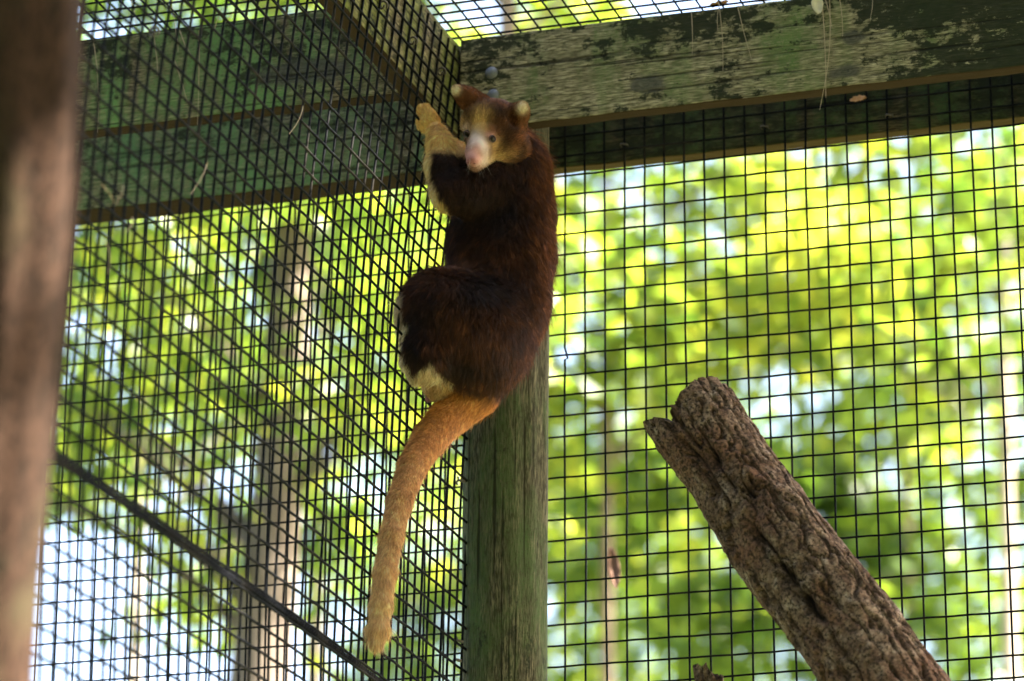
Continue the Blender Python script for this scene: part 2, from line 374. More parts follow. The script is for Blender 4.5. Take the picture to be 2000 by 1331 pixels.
def bark_log(name, A, B, r0, r1, mat, nu=200, nv=640, top=True, seed=0, bend=.0):
    A = np.array(A); B = np.array(B); L = np.linalg.norm(B-A); T = (B-A)/L
    toc = C-A; toc -= T*(toc@T); toc /= np.linalg.norm(toc); S2 = np.cross(T, toc)     # toc: towards the viewer's side, S2: across
    th = np.arange(nu)/nu*2*np.pi
    s = np.linspace(0, 1, nv)**1.6*L
    TH, SS = np.meshgrid(th, s); n_ = np.stack([np.cos(TH), np.sin(TH)], -1)
    if top:      # broken end: a tall lobe on one side, a lower one on the other, a split between them
        e = .018*np.sin(TH*1+2.2)+.03*np.exp(-((np.angle(np.exp(1j*(TH-TOPA)))/.55)**2))*-1+.034*np.exp(-((np.angle(np.exp(1j*(TH-NOTA)))/.13)**2))-.012*np.exp(-((np.angle(np.exp(1j*(TH-1.15)))/.62)**4))
        e = e+.008*vnoise(np.stack([n_[..., 0]*5+3, n_[..., 1]*5, 0*TH+seed], -1), 1)+.004*vnoise(np.stack([n_[..., 0]*16+3, n_[..., 1]*16, 0*TH+seed], -1), 1)
        SS = SS+e*np.exp(-SS/.12)
    rr = np.interp(SS, [0, L], [r0, r1])
    q = np.stack([n_[..., 0]*2.1, n_[..., 1]*2.1, SS*9], -1)+seed
    wq = q+.35*np.stack([vnoise(q*2+9, 4), vnoise(q*2+19, 4), vnoise(q*2+29, 4)], -1)
    plates = 1-np.abs(fbm(np.stack([wq[..., 0]*2.2, wq[..., 1]*2.2, wq[..., 2]*.42], -1), 3, 3))*1.8
    crack = np.clip((plates-.62)/.38, 0, 1)**1.3
    lumps = fbm(np.stack([n_[..., 0]*1.3, n_[..., 1]*1.3, SS*5], -1)+seed, 3, 6)
    fine = fbm(np.stack([n_[..., 0]*9, n_[..., 1]*9, SS*70], -1), 4, 9)
    hole = np.zeros_like(rr)
    for (a0, s0, wa, ws) in SCARS: hole = np.maximum(hole, np.exp(-(np.angle(np.exp(1j*(TH-a0)))/wa)**2-((SS-s0)/ws)**2))
    hole = hole*np.clip(.7+.8*vnoise(q*3, 7), 0, 1.2)
    rad = rr*(1+.075*lumps)-.012*crack+.0022*fine-.022*hole
    mid = bend*np.sin(SS/L*np.pi)
    P = A+T*SS[..., None]+toc*(n_[..., 0]*rad)[..., None]+S2*((n_[..., 1]*rad)+mid)[..., None]
    v = P.reshape(-1, 3); f = [(i*nu+j, i*nu+(j+1) % nu, (i+1)*nu+(j+1) % nu, (i+1)*nu+j) for i in range(nv-1) for j in range(nu)]
    # hollow broken end
    rings = [(.82, .006), (.6, .035), (.35, .06), (.1, .07)]; base = v[:nu]; cc = base.mean(0); vv = [v]
    for k, (a, dp) in enumerate(rings):
        jj = .006*vnoise(np.stack([np.cos(th)*4, np.sin(th)*4, 0*th+k], 1), 2)
        vv.append(cc+(base-cc)*a+T*(dp+jj)[:, None])
        o0 = 0 if k == 0 else len(v)+(k-1)*nu; o1 = len(v)+k*nu
        f += [(o1+j, o1+(j+1) % nu, o0+(j+1) % nu, o0+j) for j in range(nu)]
    f.append(tuple(len(v)+3*nu+j for j in range(nu)))
    o = mk(name, np.concatenate(vv), f, mat)
    at_ = o.data.attributes.new('crack', 'FLOAT', 'POINT')
    at_.data.foreach_set('value', np.r_[np.clip(crack*.75+hole*.9, 0, 1).ravel(), np.full(4*nu, .55)].astype(np.float32))
    return o
LA = at(1342, 806, 8.45); LB = at(1745, 1340, 8.02); d_ = (LB-LA)/np.linalg.norm(LB-LA)
LB2 = LA+d_*min(4.2, (LA[2]-.05)/max(.05, -d_[2]))
TOPA, NOTA = -.75, .42
SCARS = [(.35, .12, .13, .07), (.1, .22, .16, .05), (-.1, .30, .2, .05), (.3, .40, .12, .06), (.25, .55, .1, .10)]
lg = bark_log('log', LA, LB2, .104, .135, BARK, bend=.02, seed=3)
tag(lg, 'thick broken brown log with furrowed bark and a split end, leaning before the back mesh', 'log')
SCARS = []; TOPA, NOTA = 0.2, 3.2
LC = at(1383, 1318, 8.3); tag(bark_log('stub', LC, LC+np.array([.10, .02, -.75]), .03, .06, BARK, 60, 90, seed=8), 'small pointed brown bark stub below the thick broken log', 'stump')

# ------------------------------------------------------------------ tree kangaroo (camera-side sketch points -> real 3-D body)
D0 = 9.0
PR = []     # (kind, a, b, ra, rb, k, region)
def cap(p, q, k=.03, reg='torso'):
    a = cq(p[0], p[1], D0+p[2]); b = cq(q[0], q[1], D0+q[2])
    PR.append(('c', a, b, p[3]/F*(D0+p[2]), q[3]/F*(D0+q[2]), k, reg))
def ell(p, r, rot=0., k=.03, reg='torso'):          # r: px,px, metres in depth; rot in the picture plane
    PR.append(('e', cq(p[0], p[1], D0+p[2]), np.array([r[0]/F*D0, r[1]/F*D0, r[2]]), rot, 0, k, reg))
def chain(pts, k=.02, reg='torso'):
    for a, b in zip(pts[:-1], pts[1:]): cap(a, b, k, reg)
chain([(992, 330, .06, 66), (984, 410, .05, 88), (979, 500, .02, 93), (968, 590, -.02, 92), (938, 680, -.09, 80), (924, 728, -.12, 62)], .04)
ell((1000, 345, .055), (64, 60, .085), 0, .04)
ell((1000, 640, -.03), (38, 95, .07), -.25, .05)
chain([(968, 262, .055, 52), (995, 320, .06, 62)], .03, 'neck')
# haunch, knee and foot against the partition
ell((884, 640, -.20), (90, 96, .085), .2, .09, 'thigh')
ell((850, 600, -.20), (46, 46, .06), 0, .10, 'thigh')
ell((925, 655, -.13), (78, 90, .10), 0, .07, 'thigh')
ell((835, 690, -.25), (46, 52, .06), 0, .03, 'thigh')
chain([(800, 650, -.25, 10), (797, 712, -.27, 13), (812, 742, -.25, 12)], .01, 'foot')
ell((850, 735, -.16), (30, 48, .05), .35, .02, 'rump')
cap((838, 778, -.15, 9), (846, 760, -.15, 14), .012, 'vent')
# tail
TAIL = [(932, 768, -.13, 43), (884, 808, -.16, 36), (840, 856, -.245, 31), (805, 912, -.38, 25), (781, 980, -.485, 21.5), (764, 1050, -.565, 20), (752, 1120, -.63, 19), (744, 1185, -.68, 18.5), (738, 1232, -.715, 16.5), (735, 1258, -.735, 10)]
chain(TAIL, .012, 'tail')
# near arm
chain([(950, 365, -.02, 54), (905, 374, -.06, 42), (878, 378, -.08, 30)], .03, 'uparm')
chain([(874, 374, -.08, 30), (862, 325, -.05, 27), (861, 285, -.015, 22), (852, 258, .015, 17)], .018, 'forearm')
ell((842, 238, .035), (17, 17, .022), 0, .012, 'hand')
for (a, b, c_) in (((845, 226, .03), (832, 212, .045), (822, 216, .06)), ((836, 224, .03), (824, 214, .05), (819, 221, .065)), ((836, 240, .02), (823, 236, .04), (819, 243, .06)), ((842, 246, .02), (828, 247, .04), (821, 250, .058)), ((846, 250, .025), (835, 254, .035), (827, 256, .05))):
    chain([(*a, 8.5), (*b, 7.5), (*c_, 5.5)], .005, 'hand')
# far arm: only the wrist shows
chain([(960, 330, .10, 34), (915, 318, .13, 22), (893, 292, .15, 15)], .02, 'forearm')
ell((884, 284, .15), (14, 13, .018), 0, .01, 'hand')
# head turned back over the shoulder
ell((968, 248, .015), (53, 52, .066), 0, .02, 'head')
ell((946, 240, -.015), (44, 36, .044), 0, .03, 'head')
ell((992, 285, .0), (34, 34, .05), 0, .03, 'head')
ell((965, 302, -.01), (34, 22, .04), -.3, .03, 'head')
chain([(944, 270, -.045, 29), (932, 297, -.078, 20.5), (925, 313, -.102, 14)], .018, 'muzzle')
cap((950, 305, -.035, 20), (930, 321, -.085, 9.5), .015, 'jaw')
ell((921, 316, -.112), (10, 8, .009), 0, .010, 'nose')
ell((914, 256, -.045), (9, 7, .012), 0, .012, 'head'); ell((963, 262, -.052), (12, 8, .012), 0, .012, 'head')
chain([(934, 208, .01, 26), (914, 192, .005, 20), (898, 180, .0, 12), (892, 176, 0, 8)], .012, 'ear')
chain([(1003, 240, .01, 27), (1014, 221, -.005, 19), (1020, 211, -.012, 11.5)], .012, 'ear')
SUBS = [(cq(999, 234, D0-.032), np.array([12, 17, 0])/F*D0+np.array([0, 0, .02]), .3)]
def ell_d(p, c, r, rot):
    d = p-c; cr, sr = math.cos(rot), math.sin(rot)
    x = d[..., 0]*cr+d[..., 1]*sr; y = -d[..., 0]*sr+d[..., 1]*cr
    k0 = np.sqrt((x/r[0])**2+(y/r[1])**2+(d[..., 2]/r[2])**2); k1 = np.sqrt((x/r[0]**2)**2+(y/r[1]**2)**2+(d[..., 2]/r[2]**2)**2)
    return k0*(k0-1)/np.maximum(k1, 1e-6)
def prim(P, pr):
    if pr[0] == 'c':
        a, b, ra, rb = pr[1:5]; ab = b-a; t = np.clip(((P-a)@ab)/(ab@ab), 0, 1)
        return np.linalg.norm(P-(a+t[..., None]*ab), axis=-1)-(ra+(rb-ra)*t)
    return ell_d(P, pr[1], pr[2], pr[3])
def smin(a, b, k): h = np.clip(k-np.abs(a-b), 0, None)/k; return np.minimum(a, b)-h*h*k*.25
h = .0038
lo = np.array([-.40, -.76, 8.72]); lo = np.minimum(lo, cq(700, 1290, 8.8)); lo[2] = 8.22
hi = np.array([.13, .62, 9.26]); hi = np.maximum(hi, cq(1110, 150, 9.2)); hi[2] = 9.24
nn = np.ceil((hi-lo)/h).astype(int)
ax = [lo[i]+np.arange(nn[i])*h for i in range(3)]
vol = np.full(nn, .2, np.float32)
for pr in PR:
    if pr[0] == 'c': r_ = max(pr[3], pr[4]); b0 = np.minimum(pr[1], pr[2])-r_; b1 = np.maximum(pr[1], pr[2])+r_
    else: r_ = pr[2].copy(); r_[:2] = max(r_[0], r_[1]); b0 = pr[1]-r_; b1 = pr[1]+r_
    b0 = b0-pr[5]-.02; b1 = b1+pr[5]+.02
    i0 = np.clip(((b0-lo)/h).astype(int), 0, nn-1); i1 = np.clip(((b1-lo)/h).astype(int)+1, 1, nn)
    sl_ = tuple(slice(a, b) for a, b in zip(i0, i1))
    G = np.stack(np.meshgrid(*[ax[k][sl_[k]] for k in range(3)], indexing='ij'), -1)
    vol[sl_] = smin(vol[sl_], prim(G, pr), pr[5])
for c_, r_, ro in SUBS:
    i0 = np.clip(((c_-.06-lo)/h).astype(int), 0, nn-1); i1 = np.clip(((c_+.06-lo)/h).astype(int), 1, nn); sl_ = tuple(slice(a, b) for a, b in zip(i0, i1))
    G = np.stack(np.meshgrid(*[ax[k][sl_[k]] for k in range(3)], indexing='ij'), -1)
    vol[sl_] = -smin(-vol[sl_], ell_d(G, c_, r_, ro), .008)
def surface_nets(vol):
    ins = vol < 0; A = [slice(None, -1), slice(1, None)]
    cnt = sum(ins[A[a], A[b], A[c]].astype(np.int8) for a in (0, 1) for b in (0, 1) for c in (0, 1))
    act = (cnt > 0) & (cnt < 8); I = np.argwhere(act); idx = np.full(act.shape, -1, np.int64); idx[tuple(I.T)] = np.arange(len(I))
    cv = {(a, b, c): vol[I[:, 0]+a, I[:, 1]+b, I[:, 2]+c] for a in (0, 1) for b in (0, 1) for c in (0, 1)}
    pos = np.zeros((len(I), 3)); n_ = np.zeros(len(I))
    for a in cv:
        for k in range(3):
            if a[k]: continue
            b = list(a); b[k] = 1; b = tuple(b); va, vb = cv[a], cv[b]; m_ = (va < 0) != (vb < 0)
            t = np.where(m_, va/np.where(m_, va-vb, 1), 0); q = np.tile(np.array(a, float), (len(I), 1)); q[:, k] = t
            pos += q*m_[:, None]; n_ += m_
    V = I+pos/n_[:, None]; Fs = []
    for k in range(3):
        a, b = (k+1) % 3, (k+2) % 3
        s0 = [slice(None)]*3; s1 = [slice(None)]*3; s0[k] = slice(None, -1); s1[k] = slice(1, None)
        e = np.argwhere(ins[tuple(s0)] != ins[tuple(s1)]); e = e[(e[:, a] > 0) & (e[:, b] > 0) & (e[:, a] < vol.shape[a]-1) & (e[:, b] < vol.shape[b]-1)]
        fl = ins[tuple(e.T)]; q = []
        for da, db in ((1, 1), (0, 1), (0, 0), (1, 0)):
            z = e.copy(); z[:, a] -= da; z[:, b] -= db; q.append(idx[tuple(z.T)])
        q = np.stack(q, 1); q[~fl] = q[~fl][:, ::-1]; Fs.append(q)
    return V, np.concatenate(Fs)
V, FQ = surface_nets(vol); V = lo+V*h
E2 = np.concatenate([FQ[:, [0, 1]], FQ[:, [1, 2]], FQ[:, [2, 3]], FQ[:, [3, 0]]])
for _ in range(3):
    s_ = np.zeros_like(V); n_ = np.zeros(len(V)); np.add.at(s_, E2[:, 0], V[E2[:, 1]]); np.add.at(n_, E2[:, 0], 1); V = V*.5+.5*s_/np.maximum(n_, 1)[:, None]
RG = [p[6] for p in PR]
def regions(P):
    best = np.full(len(P), 9.); wh = np.zeros(len(P), int)
    for i, pr in enumerate(PR):
        d = prim(P, pr); m_ = d < best; best[m_] = d[m_]; wh[m_] = i
    return wh
def cpx(P): return 1000+F*P[:, 0]/P[:, 2], 665.5-F*P[:, 1]/P[:, 2]
lerp = lambda a, b, t: a+(b-a)*np.clip(t, 0, 1)[..., None]
c3 = lambda *a: np.array(a, float)
DK, BR, RD = c3(.0115, .0064, .005), c3(.043, .0155, .0062), c3(.15, .051, .0165)
GO, TN, CR, OR = c3(.78, .46, .165), c3(.62, .37, .165), c3(.80, .62, .40), c3(.46, .19, .042)
PK, GW = c3(.74, .37, .34), c3(.80, .63, .58)
def blob(x, y, cx, cy, rx, ry, rot=0):
    a = (x-cx)*math.cos(rot)+(y-cy)*math.sin(rot); b = -(x-cx)*math.sin(rot)+(y-cy)*math.cos(rot)
    return np.exp(-((a/rx)**2+(b/ry)**2))
def coat(P, wh):
    x, y = cpx(P); n = len(P); nz = fbm(P*26, 3, 4); x = x+nz*3; y = y+vnoise(P*40, 9)*3
    reg = np.array(RG)[wh]; nf = fbm(P*55, 3, 14)
    col = lerp(BR, RD, .10+.28*nz+1.0*np.clip((x-1025)/50, 0, 1)*(y < 660)+.5*np.clip((y-620)/120, 0, 1)*np.clip((x-960)/70, 0, 1))
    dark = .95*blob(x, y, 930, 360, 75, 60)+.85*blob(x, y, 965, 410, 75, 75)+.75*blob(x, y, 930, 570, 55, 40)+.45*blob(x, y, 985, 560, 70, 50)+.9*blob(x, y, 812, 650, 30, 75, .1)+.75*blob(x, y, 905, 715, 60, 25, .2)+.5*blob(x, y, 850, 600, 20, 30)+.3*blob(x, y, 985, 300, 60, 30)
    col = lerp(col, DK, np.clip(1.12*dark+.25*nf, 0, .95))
    col = lerp(col, CR*.9, np.clip((794-x)/8+.3*nf, 0, 1)*(y > 555)*(y < 760)*(reg != 'tail')*.8)
    # pale rump wedge beside the tail root
    wedge = np.clip((y-(702+np.abs(x-838)*.9))/7, 0, 1)*(x > 806)*(x < 885)
    col = lerp(col, lerp(TN, CR, .5+.4*nf)*.85, wedge*(reg != 'tail'))
    i = reg == 'rump'; col[i] = (TN*.85+.1*nf[i][:, None]*TN)
    i = reg == 'vent'; col[i] = c3(.30, .13, .16)
    i = reg == 'foot'; col[i] = CR*.8
    i = reg == 'tail'
    tl = lerp(lerp(BR*1.6, OR, (y-750)/28+(955-x)/60), lerp(OR, TN, .55), (y-800)/130); tl = lerp(tl, TN, (y-960)/200+.25*nf)*1.12
    bl = np.clip(((y-742)+(930-x)*.30+nz*12+nf*10)/46, 0, 1)
    col[i] = lerp(col[i], tl[i], bl[i])
    i = reg == 'uparm'; g = np.clip((850+(y-330)*.35-x)/8+.3*nf, 0, 1)*(y > 300); col[i] = lerp(lerp(col, BR, .3), GO, g)[i]
    i = reg == 'forearm'; g = np.clip(np.maximum((848+np.clip(y-350, 0, 60)*.35-x)/8, (302-y-(870-x)*.15)/10)+.3*nf, 0, 1); col[i] = lerp(lerp(DK, BR, .35+.3*nf), lerp(GO, CR, np.clip((y-280)/40, 0, 1)*.5), g)[i]
    i = reg == 'hand'; col[i] = lerp(GO, GO*.8, nf)[i]
    # head
    hd = np.isin(reg, ['head', 'muzzle', 'jaw', 'nose', 'neck'])
    hc = lerp(BR*1.3, RD*1.25, .45+.4*nf)
    hc = lerp(hc, DK*1.3, .8*blob(x, y, 905+60, 222, 34, 14)+.7*blob(x, y, 988, 265, 16, 34)+.5*blob(x, y, 908, 232, 14, 22))
    hc = lerp(hc, GO*.75, 1.5*blob(x, y, 938, 238, 15, 24, .15)+1.1*blob(x, y, 962, 312, 34, 11, -.35)+.55*blob(x, y, 966, 284, 13, 13)+.7*blob(x, y, 906, 250, 8, 18))
    hc = lerp(hc, GW*1.15, 1.5*blob(x, y, 930, 281, 12, 20, .2)+.7*blob(x, y, 945, 294, 9, 20, -.1)+.8*blob(x, y, 940, 318, 16, 8, -.3)+.25*blob(x, y, 911, 252, 7, 8))
    hc = lerp(hc, PK, 1.6*blob(x, y, 924, 308, 17, 17)+.6*blob(x, y, 930, 290, 12, 14)+.6*blob(x, y, 957, 262, 9, 5))
    hc = lerp(hc, c3(.42, .155, .14), 1.3*blob(x, y, 921, 317, 13, 9))
    hm = np.where(reg == 'neck', np.clip((318-(x-960)*.35-y)/6, 0, 1), 1.)
    col[hd] = lerp(col, hc, hm)[hd]
    i = reg == 'ear'; ec = lerp(RD, DK, .8*blob(x, y, 996, 240, 15, 24)+.3*blob(x, y, 925, 205, 22, 14)); ec = lerp(ec, CR, 1.5*blob(x, y, 891, 177, 8, 9)+1.4*blob(x, y, 1019, 212, 9, 10)); col[i] = ec[i]  # inner shadow of the right ear is painted into the coat colour
    return np.clip(col*(1+.18*nf[:, None]), .004, .85), reg
wv = regions(V); bc, _ = coat(V, wv)
def skin_mat():
    m = N('short_fur_and_skin'); a = m.n('ShaderNodeAttribute', attribute_name='coat'); n1 = m.noise(m.coord(), 350., 4, .7)
    m.l(m.mix(n1, a.outputs['Color'], m.mix(.35, a.outputs['Color'], (0, 0, 0))), m.b.inputs['Base Color'])
    m.b.inputs['Roughness'].default_value = .6; m.b.inputs['Specular IOR Level'].default_value = .25; m.b.inputs['Subsurface Weight'].default_value = .0
    m.l(m.bump(n1, .4, .002), m.b.inputs['Normal']); return m.m
me = bpy.data.meshes.new('tree_kangaroo'); me.from_pydata(c2w(V).tolist(), [], FQ.tolist()); me.update()
kang = link('tree_kangaroo', me, skin_mat())
ca = me.attributes.new('coat', 'FLOAT_COLOR', 'POINT'); ca.data.foreach_set('color', np.c_[bc, np.ones(len(bc))].astype(np.float32).ravel())
tag(kang, 'dark brown tree kangaroo with golden tail clinging to the mesh, face turned back', 'tree kangaroo')
BV = BVHTree.FromPolygons([Vector(p) for p in V], FQ.tolist())
def surf(px, py):
    d = Vector(cq(px, py, 1.)).normalized(); hit = BV.ray_cast(Vector(d*8.2), d); return np.array(hit[0]), np.array(hit[1])
def sph(name, q, r, mat, sc_=(1, 1, 1), parent=kang, n=20):
    bm = bmesh.new(); bmesh.ops.create_uvsphere(bm, u_segments=n, v_segments=n//2+2, radius=r)
    for v in bm.verts: v.co = Vector(c2w(np.array(q)+np.array(v.co)*np.array(sc_)))
    bmesh.ops.recalc_face_normals(bm, faces=bm.faces)
    me = bpy.data.meshes.new(name); bm.to_mesh(me); bm.free(); return link(name, me, mat, parent)
EYE = N('dark_wet_eye'); EYE.l(EYE.mix(EYE.noise(EYE.coord(), 300), (.006, .004, .003), (.02, .011, .006)), EYE.b.inputs['Base Color']); EYE.b.inputs['Roughness'].default_value = .05; EYE.b.inputs['Specular IOR Level'].default_value = .2; EYE = EYE.m
LID = simple('brown_eyelid_skin', (.09, .045, .04), .5, .3)
DARKSKIN = simple('dark_claw_horn', (.025, .02, .018), .4, .5)
NOSTRIL = simple('dark_pink_skin', (.16, .05, .05), .5, .4)
for px, py in ((912, 262), (961.5, 271.5)):
    q, n_ = surf(px, py); e = sph('eye', q-n_*.0034, .0096, EYE)
    a = np.linspace(0, 2*np.pi, 30); u = np.cross(n_, [0, 1, 0]); u /= np.linalg.norm(u); v_ = np.cross(u, n_)
    P = q+n_*.0008+.0090*(np.cos(a)[:, None]*u*1.08+np.sin(a)[:, None]*v_*.85); tube('eyelid', c2w(P), .0017, LID, e, 6)
for px, py in ((914, 318), (927, 320)):
    q, n_ = surf(px, py); sph('nostril', q-n_*.0008, .0026, NOSTRIL, (1.3, .7, 1), n=12)
q0 = [surf(x, y)[0]+np.array([0, 0, -.0004]) for x, y in ((916, 325.5), (922, 327.5), (929, 327), (937, 324))]
tube('mouth_line', c2w(np.array(q0)), [.0006, .0011, .0011, .0006], NOSTRIL, kang)
for (x, y, w_), (x2, y2, w2) in (((822, 216, .06), (815, 225, .072)), ((819, 221, .065), (814, 229, .074)), ((819, 243, .06), (814, 249, .07)), ((821, 250, .058), (817, 256, .067)), ((827, 256, .05), (821, 262, .058))):
    a, b = cq(x, y, D0+w_), cq(x2, y2, D0+w2); m_ = (a+b)/2+np.array([-.002, .002, 0]); tube('claw', c2w(np.array([a, m_, b])), [.0050, .0038, .0007], DARKSKIN, kang, 8)
# fur
TRI = np.concatenate([FQ[:, [0, 1, 2]], FQ[:, [0, 2, 3]]]); a_, b_, c_ = V[TRI[:, 0]], V[TRI[:, 1]], V[TRI[:, 2]]
nrm = np.cross(b_-a_, c_-a_); ar = np.linalg.norm(nrm, axis=1); nrm /= np.maximum(ar, 1e-12)[:, None]
view = (a_/np.linalg.norm(a_, axis=1)[:, None]); facing = -(nrm*view).sum(1)
NH = 230000
wgt = ar*np.where(facing > -.25, 1, .22); tid = rng.choice(len(TRI), NH, p=wgt/wgt.sum())
u1, u2 = rng.random(NH), rng.random(NH); fl = u1+u2 > 1; u1[fl] = 1-u1[fl]; u2[fl] = 1-u2[fl]
RT = a_[tid]+(b_-a_)[tid]*u1[:, None]+(c_-a_)[tid]*u2[:, None]; NR = nrm[tid]
whr = regions(RT); hcol, reg = coat(RT, whr)
LEN = np.vectorize({'torso': .020, 'thigh': .019, 'tail': .013, 'neck': .021, 'head': .0095, 'muzzle': .0030, 'jaw': .005, 'nose': .0006, 'ear': .0065, 'uparm': .017, 'forearm': .013, 'hand': .0075, 'foot': .008, 'rump': .011, 'vent': .003}.get)(reg)
xx, yy = cpx(RT)
LEN = LEN*np.clip(1-blob(xx, yy, 932, 285, 20, 40)*.75, .2, 1)*np.where(np.isin(reg, ['head', 'muzzle']) & (blob(xx, yy, 912, 262, 9, 9)+blob(xx, yy, 962, 272, 10, 9) > .45), .25, 1)
LEN *= rng.uniform(.65, 1.2, NH)
FL = np.tile([-.12, -1., 0.], (NH, 1))
i = np.isin(reg, ['head', 'muzzle', 'jaw', 'nose']); FL[i] = RT[i]-cq(921, 316, D0-.11)
tq = np.array([cq(p[0], p[1], D0+p[2]) for p in TAIL]); i = np.where(reg == 'tail')[0]
k_ = np.argmin(np.linalg.norm(RT[i][:, None]-tq[None], axis=2), 1); tt = np.gradient(tq, axis=0); FL[i] = tt[k_]
i = (reg == 'ear') & (xx < 960); FL[i] = [-1, .6, -.1]
i = (reg == 'ear') & (xx >= 960); FL[i] = [.3, 1, -.2]
i = reg == 'hand'; FL[i] = [-.6, .7, 0]
i = reg == 'forearm'; FL[i] = [-.15, -.9, 0]
FL /= np.linalg.norm(FL, axis=1)[:, None]
jt = np.where(reg == 'tail', .4, 1.)[:, None]
FL = FL+jt*(.32*np.stack([fbm(RT*45+5*k, 2, 30+k) for k in range(3)], 1)+rng.normal(0, .27, (NH, 3)))
FL -= NR*(FL*NR).sum(1)[:, None]; FL /= np.linalg.norm(FL, axis=1)[:, None]
stray = rng.random(NH) < .035; LEN = np.where(stray & np.isin(reg, ['torso', 'thigh', 'neck', 'uparm', 'tail', 'forearm']), LEN*1.6, LEN); LEN = LEN*np.where((reg == 'tail') & (yy > 1215), 1.6, 1.)
lift = np.where(stray, 1.5, 1.)*np.where(reg == 'tail', .5, np.where(np.isin(reg, ['torso', 'thigh', 'neck']), .62, .5))*rng.uniform(.6, 1.4, NH)
KP = 5; t = np.linspace(0, 1, KP)
pts = RT[:, None]+LEN[:, None, None]*(NR[:, None]*(lift[:, None]*(t-.25*t*t)[None])[..., None]+FL[:, None]*((.55*t+.45*t*t)[None])[..., None])
# strands gather into tufts
from mathutils.kdtree import KDTree
NT = 9000; gi = rng.choice(NH, NT, replace=False); kd = KDTree(NT)
for a, b in enumerate(gi): kd.insert(RT[b], a)
kd.balance(); gn = np.array([kd.find(p)[1] for p in RT]); gb = gi[gn]
rel = pts-RT[:, None]; grel = rel[gb]*(LEN/np.maximum(LEN[gb], 1e-4))[:, None, None]
pull = np.where(np.isin(reg, ['muzzle', 'nose', 'jaw', 'head', 'ear', 'hand', 'tail', 'forearm', 'rump', 'foot']), .22, .5)[:, None, None]*(t**1.2)[None, :, None]
pull = pull*np.where(stray, .1, 1.)[:, None, None]
pts = pts*(1-pull)+pull*(RT[gb][:, None]+grel)
tuft = rng.lognormal(0, .24, NT)[gn]; tuft = np.where(np.isin(reg, ['tail', 'forearm', 'hand', 'rump', 'head', 'muzzle', 'foot', 'ear']), tuft**.45, tuft)
pts[:, 0] -= NR*.001
hc = bpy.data.hair_curves.new('fur'); hc.add_curves([KP]*NH)
hc.attributes['position'].data.foreach_set('vector', c2w(pts.reshape(-1, 3)).astype(np.float32).ravel())
ra = hc.attributes.get('radius') or hc.attributes.new('radius', 'FLOAT', 'POINT')
r0 = np.where(np.isin(reg, ['muzzle', 'nose', 'jaw']), .00014, .00028)[:, None]*np.array([1, 1, .85, .55, .12])[None]
ra.data.foreach_set('value', r0.astype(np.float32).ravel())
fc = hc.attributes.new('coat', 'FLOAT_COLOR', 'CURVE')
hv = hcol*tuft[:, None]*(rng.lognormal(0, .38, NH)*np.exp(.30*fbm(RT*np.array([150, 60, 150.]), 2, 51)))[:, None]
hv = np.where((rng.random(NH) < .02)[:, None] & (hv.mean(1) < .1)[:, None], hv*3.5, hv)
fc.data.foreach_set('color', np.c_[np.clip(hv, .003, .85), np.ones(NH)].astype(np.float32).ravel())
fm = N('fur_hair'); fa = fm.n('ShaderNodeAttribute', attribute_name='coat')
fm.l(fa.outputs['Color'], fm.b.inputs['Base Color']); fm.b.inputs['Roughness'].default_value = .45; fm.b.inputs['Specular IOR Level'].default_value = .14
hc.materials.append(fm.m); fur = bpy.data.objects.new('fur', hc); COL.objects.link(fur); fur.parent = kang; tag(fur, kind='stuff')
wk = N('pale_whisker'); wk.b.inputs['Base Color'].default_value = (.7, .66, .6, 1)
for k in range(9):
    q, n_ = surf(rng.uniform(915, 945), rng.uniform(308, 322)); d = n_*.7+np.array([rng.uniform(-.5, .6), rng.uniform(-.9, -.3), 0]); d /= np.linalg.norm(d); L_ = rng.uniform(.018, .034)
    tt = np.linspace(0, 1, 6)[:, None]; tube('whisker', c2w(q+d*L_*tt+np.array([0, -.010, 0])*tt*tt), np.linspace(.00013, .00005, 6), wk.m, kang, 4)

# ------------------------------------------------------------------ dry straws and leaves caught on the frame
STR = simple('dry_straw', (.40, .30, .19), .7, .3)
PALE = simple('pale_dry_petal', (.75, .66, .55), .7, .3)
ORL = simple('orange_dead_leaf', (.50, .25, .07), .6, .3, 0, .5, 40)
BRL = simple('brown_dead_leaf', (.16, .08, .045), .7, .3, 0, .5, 40)
def straw(x0, y0, x1, y1, Y, bend, lab, grp, r=.0011):
    a, b = on(1, x0, y0, Y), on(1, x1, y1, Y-.012); t = np.linspace(0, 1, 12)[:, None]
    side = np.array([bend, -.004, 0]); P = a+(b-a)*t+side*np.sin(t*np.pi)+np.array([0, 0, .002])*np.sin(t*9)
    tag(tube('dry_needle', P, np.linspace(r, r*.5, 12), STR, None, 5), lab, 'dry needle', grp)
for a in ((1350, 22, 1352, 108, .003), (1401, -8, 1412, 140, .006), (1409, 0, 1402, 60, -.004), (1640, 0, 1646, 72, .003), (1440, 12, 1468, 118, .0), (1705, -6, 1700, 40, .002), (1612, 0, 1625, 55, .002)):
    straw(a[0], a[1], a[2], a[3], -.256, a[4], 'thin dry straw hanging over the face of the long mossy crossbeam', 'straws on the crossbeam')
for a in ((1605, 0, 1613, 190, .004), (1620, -4, 1601, 216, .012)):
    straw(a[0], a[1], a[2], a[3], -.258, a[4], 'long dry straw hanging past the lower edge of the mossy crossbeam', 'long straws on the crossbeam', .0013)
for a in ((178, 60, 190, 260, .012), (335, 10, 348, 102, .004), (340, 118, 366, 205, .004), (389, 60, 386, 245, .003), (296, 60, 308, 150, .006), (350, 60, 372, 108, .0), (480, 0, 432, 60, -.006), (256, 0, 268, 60, .002), (418, 60, 442, 0, .0), (520, 8, 514, 80, .0)):
    straw(a[0], a[1], a[2], a[3], -.528, a[4], 'thin dry straw hanging on the knotted green board behind the partition', 'straws on the green boards', .0012)
